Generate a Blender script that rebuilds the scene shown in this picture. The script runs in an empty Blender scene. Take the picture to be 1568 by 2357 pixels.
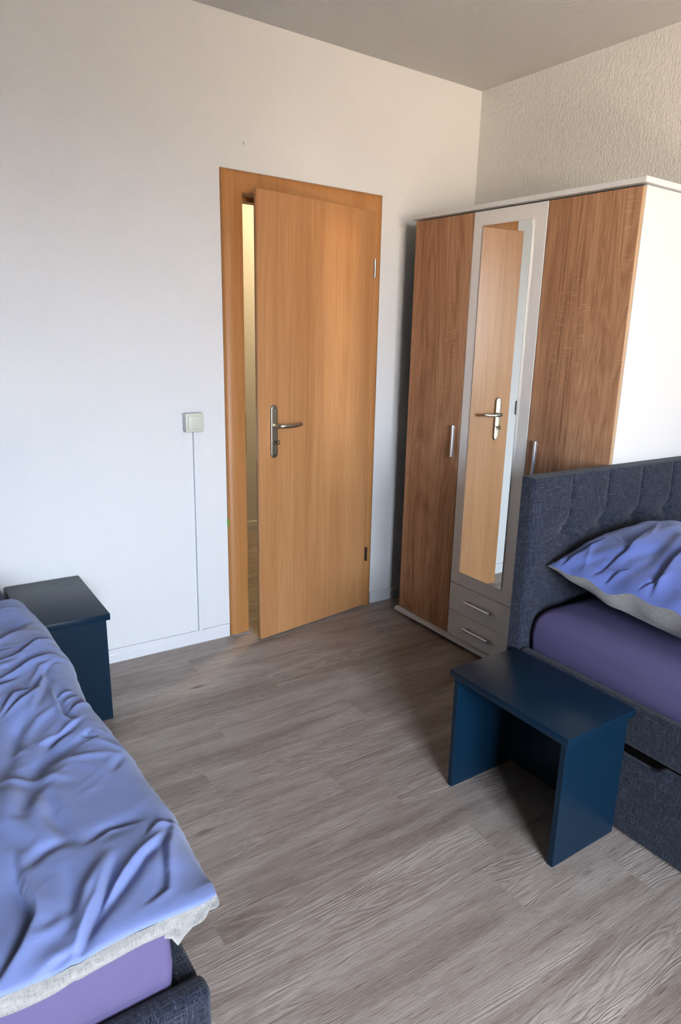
import bpy, bmesh, math, random
import numpy as np
from mathutils import Vector, Matrix

scene = bpy.context.scene
COL = scene.collection
random.seed(7)

# ------------------------------------------------------------------ camera
FPX, PX, PY, IW, IH = 1601.2417, 884.08, 1207.0, 1568.0, 2357.0
cam_d = bpy.data.cameras.new('camera')
cam = bpy.data.objects.new('camera', cam_d)
COL.objects.link(cam)
_R = Vector((0.810041761, -0.585176431, 0.037428475))
_U = Vector((0.127120707, 0.237564879, 0.963017785))
_F = Vector((0.572427001, 0.775326688, -0.266825514))
cam.matrix_world = Matrix((
    (_R.x, _U.x, -_F.x, -1.25192),
    (_R.y, _U.y, -_F.y, -2.91141),
    (_R.z, _U.z, -_F.z, 1.43497),
    (0, 0, 0, 1)))
cam_d.sensor_fit = 'HORIZONTAL'
cam_d.sensor_width = 36.0
cam_d.lens = 36.0 * FPX / IW
cam_d.shift_x = (IW / 2 - PX) / IW
cam_d.shift_y = (PY - IH / 2) / IW
cam_d.clip_start = 0.02
scene.camera = cam

# ------------------------------------------------------------------ view
vs = scene.view_settings
scene.display_settings.display_device = 'sRGB'
vs.view_transform = 'Standard'
vs.look = 'None'
vs.exposure = 0.0
vs.gamma = 1.0
vs.use_curve_mapping = False
scene.cycles.use_denoising = True
scene.cycles.max_bounces = 10
scene.cycles.diffuse_bounces = 1
scene.cycles.blur_glossy = 0.0
scene.cycles.caustics_reflective = True
scene.cycles.sample_clamp_indirect = 0.0

# ------------------------------------------------------------------ daylight
# sky above the horizon is cool and bright; the ground outside is dimmer and warm
SKY = (0.70, 0.82, 1.0, 1)
GROUND = (1.0, 0.92, 0.84, 1)           # shaded courtyard
SUNLIT = (1.0, 0.84, 0.66, 1)           # glow added low outside left to brighten ceiling and right wall
SKY_S, GROUND_S, LEFT_GLOW_S = 71.0, 9.0, 78.0
world = bpy.data.worlds.new('sky')
scene.world = world
world.use_nodes = True
wn = world.node_tree
wn.nodes.clear()
w_out = wn.nodes.new('ShaderNodeOutputWorld')
w_bg = wn.nodes.new('ShaderNodeBackground')
w_tc = wn.nodes.new('ShaderNodeTexCoord')
w_sep = wn.nodes.new('ShaderNodeSeparateXYZ')
w_map = wn.nodes.new('ShaderNodeMapRange')
w_map.inputs['From Min'].default_value = -0.03
w_map.inputs['From Max'].default_value = 0.10
w_mix = wn.nodes.new('ShaderNodeMix')
w_mix.data_type = 'RGBA'
w_gx = wn.nodes.new('ShaderNodeMapRange')
w_gx.inputs['From Min'].default_value = -0.12
w_gx.inputs['From Max'].default_value = -0.46
w_gm = wn.nodes.new('ShaderNodeMix')
w_gm.data_type = 'RGBA'
w_gm.inputs['A'].default_value = tuple(c * GROUND_S for c in GROUND[:3]) + (1,)
w_gm.inputs['B'].default_value = tuple(c * LEFT_GLOW_S for c in SUNLIT[:3]) + (1,)
wn.links.new(w_sep.outputs['X'], w_gx.inputs['Value'])
wn.links.new(w_gx.outputs[0], w_gm.inputs['Factor'])
wn.links.new(w_gm.outputs['Result'], w_mix.inputs['A'])
w_mix.inputs['B'].default_value = tuple(c * SKY_S for c in SKY[:3]) + (1,)
wn.links.new(w_tc.outputs['Generated'], w_sep.inputs[0])
wn.links.new(w_sep.outputs['Z'], w_map.inputs['Value'])
wn.links.new(w_map.outputs[0], w_mix.inputs['Factor'])
wn.links.new(w_mix.outputs['Result'], w_bg.inputs['Color'])
wn.links.new(w_bg.outputs[0], w_out.inputs['Surface'])

BACK_Y = -5.4
WIN = (-1.85, -0.38, 0.86, 2.38)     # x0, x1, z0, z1 of the window behind the camera
pl = bpy.data.lights.new('window_daylight', 'AREA')
pl.shape = 'RECTANGLE'
pl.size, pl.size_y = WIN[1] - WIN[0], WIN[3] - WIN[2]
pl.cycles.is_portal = True
po = bpy.data.objects.new('window_daylight', pl)
COL.objects.link(po)
po.location = ((WIN[0] + WIN[1]) / 2, BACK_Y - 0.16, (WIN[2] + WIN[3]) / 2)
po.rotation_euler = (math.radians(90), 0, 0)     # -Z of the light looks to +Y, into the room

# added high sun: its floor patch behind the camera bounces warmth to the ceiling
fill_sun = bpy.data.lights.new('fill_sun', 'SUN')
fill_sun.energy = 260.0
fill_sun.color = (1.0, 0.93, 0.82)
fill_sun.angle = math.radians(0.6)
so = bpy.data.objects.new('fill_sun', fill_sun)
COL.objects.link(so)
so.rotation_euler = (math.radians(40), 0, math.radians(3))   # steep, travelling towards the door wall

# warm ceiling lamp of the hallway behind the door
hl = bpy.data.lights.new('hallway_lamp_light', 'POINT')
hl.energy = 50
hl.color = (1.0, 0.74, 0.40)
hl.shadow_soft_size = 0.10
ho = bpy.data.objects.new('hallway_lamp_light', hl)
COL.objects.link(ho)
ho.location = (1.45, 0.95, 2.33)

# ------------------------------------------------------------------ mesh helpers
def obj(name, bm, mat, parent=None, smooth=False, local=False, kind=None, autosmooth=None):
    """link bm as ONE mesh object; vertices are in world space unless local"""
    bmesh.ops.recalc_face_normals(bm, faces=bm.faces) if not getattr(bm, '_keep', False) else None
    uvl = bm.loops.layers.uv.get('box') or bm.loops.layers.uv.new('box')
    for f in bm.faces:
        n = f.normal
        ax = max(range(3), key=lambda i: abs(n[i]))
        for l in f.loops:
            c = l.vert.co
            l[uvl].uv = (c.y, c.z) if ax == 0 else ((c.x, c.z) if ax == 1 else (c.x, c.y))
        f.smooth = smooth
    me = bpy.data.meshes.new(name)
    if parent is not None and not local:
        off = Vector((0, 0, 0))
        p = parent
        while p is not None:
            off += p.location
            p = p.parent
        bmesh.ops.translate(bm, verts=bm.verts, vec=-off)
    bm.to_mesh(me)
    bm.free()
    me.materials.append(mat)
    if autosmooth is not None:
        for poly in me.polygons:
            poly.use_smooth = True
        me.set_sharp_from_angle(angle=math.radians(autosmooth))
    o = bpy.data.objects.new(name, me)
    COL.objects.link(o)
    if parent is not None:
        o.parent = parent
    if kind:
        o['kind'] = kind
    return o

def thing(name, label, cat, loc, group=None):
    o = bpy.data.objects.new(name, None)
    COL.objects.link(o)
    o.empty_display_size = 0.05
    o.location = loc
    o['label'] = label
    o['category'] = cat
    if group:
        o['group'] = group
    return o

def tag(o, label, cat, group=None):
    o['label'] = label
    o['category'] = cat
    if group:
        o['group'] = group
    return o

def box(bm, x0, x1, y0, y1, z0, z1, bev=0.0, seg=2):
    r = bmesh.ops.create_cube(bm, size=1.0)
    vs_ = r['verts']
    for v in vs_:
        v.co = Vector((x0 + (v.co.x + .5) * (x1 - x0), y0 + (v.co.y + .5) * (y1 - y0), z0 + (v.co.z + .5) * (z1 - z0)))
    if bev > 0:
        es = list({e for v in vs_ for e in v.link_edges})
        bmesh.ops.bevel(bm, geom=es, offset=bev, segments=seg, affect='EDGES', profile=0.5)
    return bm

def bbox(*a, **k):
    return box(bmesh.new(), *a, **k)

def cyl(bm, p0, p1, r, n=20, r2=None):
    p0, p1 = Vector(p0), Vector(p1)
    d = p1 - p0
    m = Matrix.Translation((p0 + p1) / 2) @ d.to_track_quat('Z', 'Y').to_matrix().to_4x4()
    bmesh.ops.create_cone(bm, cap_ends=True, segments=n, radius1=r, radius2=r if r2 is None else r2, depth=d.length, matrix=m)
    return bm

def tube(bm, pts, rads, n=14):
    """tapered tube along pts with rounded look"""
    pts = [Vector(p) for p in pts]
    rings = []
    up = Vector((0, 0, 1))
    for i, p in enumerate(pts):
        t = (pts[min(i + 1, len(pts) - 1)] - pts[max(i - 1, 0)]).normalized()
        a = t.cross(up)
        if a.length < 1e-3:
            a = t.cross(Vector((0, 1, 0)))
        a.normalize()
        b = t.cross(a).normalized()
        r = rads[i] if isinstance(rads[i], tuple) else (rads[i], rads[i])
        rings.append([bm.verts.new(p + a * r[0] * math.cos(q) + b * r[1] * math.sin(q)) for q in [2 * math.pi * k / n for k in range(n)]])
    for i in range(len(rings) - 1):
        for k in range(n):
            bm.faces.new((rings[i][k], rings[i][(k + 1) % n], rings[i + 1][(k + 1) % n], rings[i + 1][k]))
    bm.faces.new(rings[0][::-1])
    bm.faces.new(rings[-1])
    return bm

def grid(P, closed_u=False):
    """bmesh from an array P[nu][nv] of points"""
    bm = bmesh.new()
    nu, nv = P.shape[0], P.shape[1]
    V = [[bm.verts.new(P[i, j]) for j in range(nv)] for i in range(nu)]
    for i in range(nu if closed_u else nu - 1):
        for j in range(nv - 1):
            a = (i + 1) % nu
            bm.faces.new((V[i][j], V[a][j], V[a][j + 1], V[i][j + 1]))
    return bm

# ------------------------------------------------------------------ noise for cloth shapes
def vnoise(x, y, seed=0):
    def h(ix, iy):
        n = np.sin(ix * 127.1 + iy * 311.7 + seed * 74.7) * 43758.5453
        return n - np.floor(n)
    ix, iy = np.floor(x), np.floor(y)
    fx, fy = x - ix, y - iy
    fx = fx * fx * fx * (fx * (fx * 6 - 15) + 10)
    fy = fy * fy * fy * (fy * (fy * 6 - 15) + 10)
    a = h(ix, iy) * (1 - fx) + h(ix + 1, iy) * fx
    b = h(ix, iy + 1) * (1 - fx) + h(ix + 1, iy + 1) * fx
    return (a * (1 - fy) + b * fy) * 2 - 1

def crease(X, Y, pts, amp, w, kind):
    """a fold that runs along pts: 'step' (one side up, other down), 'ridge' or 'valley'"""
    pts = np.array(pts, float)
    seg = np.linalg.norm(np.diff(pts, axis=0), axis=1)
    L = seg.sum()
    best = np.full(X.shape, 1e9)
    sd = np.zeros(X.shape)
    tt = np.zeros(X.shape)
    acc = 0
    for k in range(len(seg)):
        a, b = pts[k], pts[k + 1]
        d = (b - a) / max(seg[k], 1e-9)
        rx, ry = X - a[0], Y - a[1]
        t = np.clip(rx * d[0] + ry * d[1], 0, seg[k])
        ex, ey = rx - t * d[0], ry - t * d[1]
        dist = np.hypot(ex, ey)
        s = np.where(d[0] * ry - d[1] * rx >= 0, 1.0, -1.0)
        m = dist < best
        best = np.where(m, dist, best)
        sd = np.where(m, s * dist, sd)
        tt = np.where(m, (acc + t) / L, tt)
        acc += seg[k]
    taper = np.clip(np.sin(np.pi * np.clip(tt * 0.9 + 0.05, 0, 1)), 0, 1) ** 0.7
    q = sd / w
    if kind == 'step':
        f = np.where(q > 0, 1.1 * np.exp(-(q / 1.6) ** 2), 0) + np.where(q <= 0, -np.exp(-(q / 1.1) ** 2) , 0)
        f = np.where(np.abs(q) < .35, 1.05 * (q / .35) * .5 + f * .5, f)
    elif kind == 'ridge':
        f = np.exp(-q ** 2) - 0.35 * np.exp(-(q / 2.2) ** 2)
    else:
        f = -np.exp(-q ** 2) + 0.25 * np.exp(-(q / 2.2) ** 2)
    return amp * taper * f

# ------------------------------------------------------------------ materials
class NT:
    def __init__(s, name):
        s.m = bpy.data.materials.new(name)
        s.m.use_nodes = True
        s.t = s.m.node_tree
        s.b = s.t.nodes['Principled BSDF']
    def n(s, typ, **kw):
        nd = s.t.nodes.new('ShaderNode' + typ)
        for k, v in kw.items():
            setattr(nd, k, v)
        return nd
    def l(s, a, b):
        s.t.links.new(a, b)
    def setv(s, nd, **kw):
        for k, v in kw.items():
            nd.inputs[k.replace('_', ' ')].default_value = v
        return nd
    def coord(s, uv=None, scale=(1, 1, 1)):
        if uv:
            src = s.n('UVMap')
            src.uv_map = uv
            o = src.outputs[0]
        else:
            o = s.n('TexCoord').outputs['Object']
        mp = s.n('Mapping')
        mp.inputs['Scale'].default_value = scale
        s.l(o, mp.inputs['Vector'])
        return mp.outputs[0]
    def noise(s, vec, scale, detail=2, rough=0.5, dist=0.0):
        nd = s.n('TexNoise')
        s.setv(nd, Scale=scale, Detail=detail, Roughness=rough, Distortion=dist)
        s.l(vec, nd.inputs['Vector'])
        return nd.outputs['Fac']
    def math(s, op, a, b=None, c=None, clamp=False):
        nd = s.n('Math', operation=op, use_clamp=clamp)
        for i, v in enumerate((a, b, c)):
            if v is None:
                continue
            if isinstance(v, (int, float)):
                nd.inputs[i].default_value = v
            else:
                s.l(v, nd.inputs[i])
        return nd.outputs[0]
    def ramp(s, fac, stops):
        nd = s.n('ValToRGB')
        e = nd.color_ramp.elements
        while len(e) < len(stops):
            e.new(0.5)
        for el, (p, c) in zip(e, stops):
            el.position = p
            el.color = tuple(c) + (1,)
        s.l(fac, nd.inputs['Fac'])
        return nd.outputs['Color']
    def mix(s, fac, a, b, blend='MIX'):
        nd = s.n('Mix', data_type='RGBA', blend_type=blend)
        for k, v in (('Factor', fac), ('A', a), ('B', b)):
            if isinstance(v, (int, float)):
                nd.inputs[k].default_value = v
            elif isinstance(v, tuple):
                nd.inputs[k].default_value = v + (1,) if len(v) == 3 else v
            else:
                s.l(v, nd.inputs[k])
        return nd.outputs['Result']
    def bump(s, h, strength, dist, normal=None):
        nd = s.n('Bump')
        nd.inputs['Strength'].default_value = strength
        nd.inputs['Distance'].default_value = dist
        s.l(h, nd.inputs['Height'])
        if normal is not None:
            s.l(normal, nd.inputs['Normal'])
        return nd.outputs['Normal']
    def base(s, col, rough=0.5, normal=None, metal=0.0, spec=None, coat=None, sheen=None):
        if isinstance(col, tuple):
            s.b.inputs['Base Color'].default_value = col + (1,)
        else:
            s.l(col, s.b.inputs['Base Color'])
        if isinstance(rough, (int, float)):
            s.b.inputs['Roughness'].default_value = rough
        else:
            s.l(rough, s.b.inputs['Roughness'])
        s.b.inputs['Metallic'].default_value = metal
        if spec is not None:
            s.b.inputs['Specular IOR Level'].default_value = spec
        if coat is not None:
            s.b.inputs['Coat Weight'].default_value = coat[0]
            s.b.inputs['Coat Roughness'].default_value = coat[1]
        if sheen is not None:
            s.b.inputs['Sheen Weight'].default_value = sheen
            s.b.inputs['Sheen Roughness'].default_value = 0.5
        if normal is not None:
            s.l(normal, s.b.inputs['Normal'])
        return s.m

def mat_wall(name, col, strength, stretch=(1, 1, .65)):
    k = NT(name)
    v = k.coord(scale=stretch)
    a = k.noise(v, 95, 3, .55, .5)
    b = k.noise(v, 38, 2, .5, .3)
    h = k.math('ADD', k.ramp(a, [(.36, (0, 0, 0)), (.66, (1, 1, 1))]), k.math('MULTIPLY', b, .6))
    return k.base(col, 0.92, k.bump(h, strength, 0.0022), spec=.15)

def mat_plain(name, col, rough, **kw):
    k = NT(name)
    v = k.coord()
    n = k.noise(v, 60, 3)
    c = k.mix(k.math('MULTIPLY', n, .10), col, tuple(x * .8 for x in col))
    return k.base(c, rough, **kw)

def mat_beech(name, dark, light, uv='box', horizontal=False):
    """beech laminate: long straight fine grain with soft broad bands"""
    k = NT(name)
    sc = (1, 1, 1)
    s_l, s_a = (.55, 17.0), (2.2, 160.0)
    mk = (lambda a, b: (a, b, 1)) if horizontal else (lambda a, b: (b, a, 1))
    g1 = k.noise(k.coord(uv, mk(*s_l)), 1.0, 3, .55, .6)
    g2 = k.noise(k.coord(uv, mk(*s_a)), 1.0, 3, .6, .2)
    g3 = k.noise(k.coord(uv, mk(9.0, 420.0)), 1.0, 1, .5)
    ring = k.math('FRACT', k.math('MULTIPLY', g1, 9.0))
    ring = k.math('ABSOLUTE', k.math('SUBTRACT', ring, .5))
    f = k.math('ADD', k.math('MULTIPLY', g1, .55), k.math('MULTIPLY', g2, .35))
    f = k.math('ADD', f, k.math('MULTIPLY', ring, .22))
    f = k.math('ADD', f, k.math('MULTIPLY', g3, .18))
    c = k.ramp(f, [(.38, dark), (.62, tuple((a + b) / 2 for a, b in zip(dark, light))), (.85, light)])
    h = k.math('ADD', g2, g3)
    return k.base(c, .30, k.bump(h, .04, .0005), spec=.5)

def mat_oak(name, dark, mid, light):
    """sawn oak decor, vertical grain with pale cross saw marks"""
    k = NT(name)
    g1 = k.noise(k.coord('box', (4.6, .62, 1)), 1.0, 3, .55, .9)
    g2 = k.noise(k.coord('box', (95.0, 2.6, 1)), 1.0, 4, .65, .25)
    g3 = k.noise(k.coord('box', (330.0, 12.0, 1)), 1.0, 2, .6, .1)
    ring = k.math('FRACT', k.math('MULTIPLY', g1, 15.0))
    ring = k.math('ABSOLUTE', k.math('SUBTRACT', ring, .5))
    bands = k.noise(k.coord('box', (11.0, .25, 1)), 1.0, 2, .5, .2)
    f = k.math('ADD', k.math('MULTIPLY', g2, .50), k.math('MULTIPLY', ring, .26))
    f = k.math('ADD', f, k.math('MULTIPLY', g3, .28))
    f = k.math('ADD', f, k.math('MULTIPLY', k.math('SUBTRACT', bands, .5), .55))
    c = k.ramp(f, [(.28, dark), (.50, mid), (.72, light)])
    # saw marks: short pale dashes across the grain, in patches
    sm = k.noise(k.coord('box', (16.0, 170.0, 1)), 1.0, 1, .5)
    patch = k.noise(k.coord('box', (9.0, 2.4, 1)), 1.0, 2, .5)
    sm = k.math('MULTIPLY', k.ramp(sm, [(.60, (0, 0, 0)), (.70, (1, 1, 1))]), k.ramp(patch, [(.49, (0, 0, 0)), (.62, (1, 1, 1))]))
    c = k.mix(k.math('MULTIPLY', sm, .32), c, tuple(x * 1.35 for x in light))
    return k.base(c, .48, k.bump(k.math('ADD', g2, g3), .16, .0008), spec=.35)

def mat_weave(name, dark, mid, light, scale=1.0):
    """melange woven upholstery: crossing threads of uneven tone"""
    k = NT(name)
    a = k.noise(k.coord('box', (70 * scale, 620 * scale, 1)), 1.0, 2, .65, .1)
    b = k.noise(k.coord('box', (620 * scale, 70 * scale, 1)), 1.0, 2, .65, .1)
    a2 = k.noise(k.coord('box', (14 * scale, 190 * scale, 1)), 1.0, 2, .6)
    b2 = k.noise(k.coord('box', (190 * scale, 14 * scale, 1)), 1.0, 2, .6)
    f = k.math('ADD', k.math('MULTIPLY', k.math('MAXIMUM', a, b), .6), k.math('MULTIPLY', k.math('MAXIMUM', a2, b2), .5))
    c = k.ramp(f, [(.52, dark), (.64, mid), (.80, light)])
    return k.base(c, .92, k.bump(k.math('ADD', a, b), .55, .0012), spec=.15, sheen=.15)

def mat_cloth(name, col, fold=.5, fine=.25):
    k = NT(name)
    v = k.coord()
    slub = k.noise(k.coord('box', (30, 420, 1)), 1.0, 2, .6)
    n = k.noise(v, 14, 3, .55)
    c = k.mix(k.math('MULTIPLY', n, .35), tuple(x * 1.06 for x in col), tuple(x * .88 for x in col))
    c = k.mix(k.math('MULTIPLY', k.ramp(slub, [(.55, (0, 0, 0)), (.75, (1, 1, 1))]), .18), c, tuple(min(1, x * 1.25) for x in col))
    cr = k.noise(v, 34, 4, .6, 1.1)
    nb = k.bump(k.math('ABSOLUTE', k.math('SUBTRACT', cr, .5)), fold * .35, .006)
    nb = k.bump(slub, fine, .0006, nb)
    return k.base(c, .85, nb, spec=.18, sheen=.25)

def mat_floor():
    """grey-brown embossed oak vinyl planks; 'grain' UV is plank-local with a shift of its own"""
    k = NT('oak_vinyl_planks')
    at = k.n('Attribute')
    at.attribute_name = 'tone'
    tone = at.outputs['Fac']
    g1 = k.noise(k.coord('grain', (.95, 7.5, 1)), 1.0, 3, .5, 1.3)
    g2 = k.noise(k.coord('grain', (5.5, 66, 1)), 1.0, 4, .68, .7)
    g3 = k.noise(k.coord('grain', (26, 330, 1)), 1.0, 3, .62, .3)
    bands = k.noise(k.coord('grain', (1.5, 11, 1)), 1.0, 3, .55, .8)
    fleck = k.ramp(k.noise(k.coord('grain', (13, 150, 1)), 1.0, 2, .6, .4), [(.60, (0, 0, 0)), (.72, (1, 1, 1))])
    ring = k.math('FRACT', k.math('MULTIPLY', g1, 17.0))
    ring = k.math('ABSOLUTE', k.math('SUBTRACT', ring, .5))      # 0..0.5
    swirl = k.ramp(k.noise(k.coord('grain', (1.4, 5.0, 1)), 1.0, 2, .5), [(.44, (0, 0, 0)), (.58, (1, 1, 1))])
    f = k.math('ADD', k.math('MULTIPLY', g2, .44), k.math('MULTIPLY', g3, .32))
    f = k.math('ADD', f, k.math('MULTIPLY', k.math('SUBTRACT', bands, .5), .48))
    f = k.math('SUBTRACT', f, k.math('MULTIPLY', fleck, .10))
    f = k.math('ADD', f, k.math('MULTIPLY', k.math('MULTIPLY', ring, swirl), .22))
    f = k.math('ADD', f, k.math('MULTIPLY', k.math('SUBTRACT', tone, .5), .10))
    c = k.ramp(f, [(.14, (.140, .102, .080)), (.38, (.345, .280, .240)), (.60, (.520, .445, .395))])
    vor = k.n('TexVoronoi')
    vor.inputs['Scale'].default_value = 1.0
    vor.inputs['Randomness'].default_value = 1.0
    k.l(k.coord('grain', (1.9, 5.5, 1)), vor.inputs['Vector'])
    kd = k.math('ADD', vor.outputs['Distance'], k.math('MULTIPLY', k.math('SUBTRACT', g2, .5), .10))
    knot = k.ramp(kd, [(.02, (1, 1, 1)), (.075, (0, 0, 0))])
    c = k.mix(k.math('MULTIPLY', knot, .75), c, (.075, .055, .042))
    h = k.math('ADD', k.math('MULTIPLY', g3, .9), k.math('MULTIPLY', g2, .5))
    h = k.math('ADD', h, k.math('MULTIPLY', k.math('MULTIPLY', ring, swirl), 1.5))
    h = k.math('SUBTRACT', h, k.math('MULTIPLY', fleck, .5))
    ro = k.math('ADD', .36, k.math('MULTIPLY', g2, .16))
    return k.base(c, ro, k.bump(h, .55, .0022), spec=.40)

M = {}
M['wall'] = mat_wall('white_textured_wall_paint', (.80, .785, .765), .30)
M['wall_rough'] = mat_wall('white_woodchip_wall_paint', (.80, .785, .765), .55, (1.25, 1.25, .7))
M['wall_dim'] = mat_wall('fill_cutting_dark_wall', (.14, .125, .11), .30)  # unseen walls, darkened to weaken the bounce light in the room
M['ceiling'] = mat_wall('white_woodchip_ceiling_paint', (.79, .775, .755), .55, (1, 1, 1))
M['trim'] = mat_plain('white_plastic_trim', (.80, .79, .79), .38)
M['duct'] = mat_plain('white_cable_duct', (.80, .80, .80), .45)
M['beech'] = mat_beech('beech_door_laminate', (.42, .175, .060), (.64, .325, .135))
M['beech_frame'] = mat_beech('beech_frame_laminate', (.40, .160, .045), (.56, .260, .085))
M['beech_frame'].node_tree.nodes['Principled BSDF'].inputs['Roughness'].default_value = .46
M['oak'] = mat_oak('sawn_oak_decor', (.24, .105, .050), (.44, .228, .118), (.57, .34, .20))
M['oak_edge'] = mat_oak('sawn_oak_edge', (.40, .26, .15), (.55, .38, .24), (.66, .50, .34))
M['white'] = mat_plain('white_melamine', (.75, .745, .725), .45)
M['white_front'] = mat_plain('off_white_front', (.80, .77, .73), .42)
M['navy'] = mat_plain('navy_lacquer', (.0034, .0185, .039), .33, spec=.25)
M['denim'] = mat_weave('charcoal_blue_upholstery', (.004, .005, .010), (.029, .036, .058), (.135, .152, .195), 1.7)
M['blue'] = mat_cloth('blue_cotton', (.200, .255, .520))
M['blue_shaded'] = mat_cloth('blue_cotton_shaded', (.125, .170, .450))  # darker copy of the duvet cotton, the pillow's shade put into the colour
M['sheet'] = mat_cloth('lilac_jersey_sheet', (.110, .092, .190), .12, .15)
M['sheet'].node_tree.nodes['Principled BSDF'].inputs['Sheen Weight'].default_value = 0.0
M['nickel'] = mat_plain('satin_nickel', (.50, .47, .39), .30, metal=1.0)
M['alu'] = mat_plain('satin_aluminium', (.62, .63, .66), .28, metal=1.0)
M['dark_steel'] = mat_plain('dark_steel', (.10, .085, .075), .35, metal=1.0)
M['steel'] = mat_plain('bright_steel', (.45, .43, .40), .30, metal=1.0)
M['black'] = mat_plain('black_void', (.008, .008, .009), .6)
M['cream'] = mat_plain('cream_switch_plastic', (.68, .67, .56), .35)
M['greyplastic'] = mat_plain('grey_switch_box', (.62, .62, .66), .45)
M['sealant'] = mat_plain('grey_sealant', (.30, .30, .32), .6)
M['green'] = mat_plain('green_paint', (.10, .36, .03), .5)
M['speck'] = mat_plain('dark_speck', (.04, .035, .03), .8)
k = NT('mirror_glass')
k.b.inputs['Base Color'].default_value = (.86, .90, .875, 1)
k.b.inputs['Metallic'].default_value = 1.0
k.b.inputs['Roughness'].default_value = 0.0
M['mirror'] = k.m
k = NT('grey_linen')
_a = k.noise(k.coord('box', (60, 500, 1)), 1.0, 2, .65)
_b = k.noise(k.coord('box', (500, 60, 1)), 1.0, 2, .65)
_f = k.math('MULTIPLY', k.math('ADD', _a, _b), .5)
M['linen'] = k.base(k.ramp(_f, [(.33, (.15, .145, .14)), (.45, (.255, .25, .24)), (.62, (.33, .325, .315))]), .9, k.bump(_f, .3, .001), spec=.15, sheen=.2)
k = NT('window_glass')
_tr = k.n('BsdfTransparent')
_gl = k.n('BsdfGlossy')
_gl.inputs['Roughness'].default_value = 0.0
_ms = k.n('MixShader')
_ms.inputs[0].default_value = 0.05
k.l(_tr.outputs[0], _ms.inputs[1])
k.l(_gl.outputs[0], _ms.inputs[2])
k.l(_ms.outputs[0], k.t.nodes['Material Output'].inputs['Surface'])
M['glass'] = k.m
M['floor'] = mat_floor()

# ------------------------------------------------------------------ room shell
XL, XR, H, HALL = -2.75, 1.4015, 2.6052, 1.58
DW, DH = 0.8074, 2.05                 # outer size of the door frame

def make_floor():
    bm = bmesh.new()
    uv = bm.loops.layers.uv.new('grain')
    tone = bm.faces.layers.float.new('tone')
    known = {2: -.27, 0: -.04 + .0, -1: -.37, -2: .14, -3: -.52, -4: -.175, -8: -.04, -9: .297, 1: .40}
    rng = random.Random(11)
    w = .165
    x_lo, x_hi = -2.9, 2.75
    for r in range(-31, 14):
        y0 = -.64 + (r) * w
        y1 = y0 + w
        if y1 > 1.7 or y0 < -5.7:
            continue
        x = known.get(r, rng.uniform(-.6, .6))
        while x > x_lo:
            x -= 1.22
        while x < x_hi:
            a, b = max(x, x_lo), min(x + 1.22, x_hi)
            if b - a > 1e-4:
                f = bm.faces.new([bm.verts.new(p) for p in ((a, y0, 0), (b, y0, 0), (b, y1, 0), (a, y1, 0))])
                ou, ov = rng.uniform(0, 60), rng.uniform(0, 60)
                fl = rng.choice((1, -1))
                for l in f.loops:
                    l[uv].uv = (fl * (l.vert.co.x - x) + ou, l.vert.co.y - y0 + ov)
                f[tone] = rng.random()
            x += 1.22
    # slab below the planks
    box(bm, x_lo, x_hi, -5.75, 1.7, -.12, -.004)
    return obj('floor', bm, M['floor'], kind='structure')
make_floor()

# door wall with its opening
bm = bmesh.new()
box(bm, XL - .2, .05, 0, .14, 0, H)
box(bm, .765, 2.72, 0, .14, 0, H)
box(bm, .05, .765, 0, .14, 2.01, H)
wall_back = obj('wall_back', bm, M['wall'], kind='structure')
obj('wall_right', bbox(XR, XR + .16, BACK_Y - .16, 0, 0, H), M['wall_rough'], kind='structure')
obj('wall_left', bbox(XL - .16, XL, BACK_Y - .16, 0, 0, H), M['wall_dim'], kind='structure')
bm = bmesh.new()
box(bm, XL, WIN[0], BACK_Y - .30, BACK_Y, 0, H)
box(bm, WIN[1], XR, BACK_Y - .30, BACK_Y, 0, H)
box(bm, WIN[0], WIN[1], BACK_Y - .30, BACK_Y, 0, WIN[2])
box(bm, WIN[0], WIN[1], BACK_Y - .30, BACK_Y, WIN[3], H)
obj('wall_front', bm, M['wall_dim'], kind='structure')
obj('ceiling', bbox(XL - .2, 2.75, BACK_Y - .3, 1.75, H, H + .14), M['ceiling'], kind='structure')
obj('wall_hall', bbox(-2.7, 2.6, HALL, HALL + .12, 0, H), M['wall'], kind='structure')
obj('wall_hall_left', bbox(-2.82, -2.7, .14, HALL + .12, 0, H), M['wall'], kind='structure')
obj('wall_hall_right', bbox(2.6, 2.72, .14, HALL + .12, 0, H), M['wall'], kind='structure')
bm = bmesh.new()
tube(bm, [(.1065, -.0004, 2.148), (.1085, -.0008, 2.155), (.110, -.0004, 2.161)], [.0006, .0013, .0006], 6)
obj('speck', bm, M['speck'], wall_back)

# window behind the camera
win = bpy.data.objects.new('window_1', None)
COL.objects.link(win)
win.location = ((WIN[0] + WIN[1]) / 2, BACK_Y - .1, WIN[2])
win['kind'] = 'structure'
bm = bmesh.new()
x0, x1, z0, z1 = WIN
ya, yb = BACK_Y - .13, BACK_Y - .07
for a in ((x0, x1, z0, z0 + .06), (x0, x1, z1 - .06, z1), (x0, x0 + .06, z0 + .06, z1 - .06), (x1 - .06, x1, z0 + .06, z1 - .06),
          ((x0 + x1) / 2 - .05, (x0 + x1) / 2 + .05, z0 + .06, z1 - .06)):
    box(bm, a[0], a[1], ya, yb, a[2], a[3], .004)
obj('window_frame', bm, M['trim'], win)
obj('window_pane', bbox(x0 + .06, (x0 + x1) / 2 - .05, BACK_Y - .102, BACK_Y - .098, z0 + .06, z1 - .06), M['glass'], win)
obj('window_pane', bbox((x0 + x1) / 2 + .05, x1 - .06, BACK_Y - .102, BACK_Y - .098, z0 + .06, z1 - .06), M['glass'], win)
obj('window_sill', bbox(x0 - .05, x1 + .05, BACK_Y - .07, BACK_Y + .14, z0 - .03, z0, .005), M['trim'], win)

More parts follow.
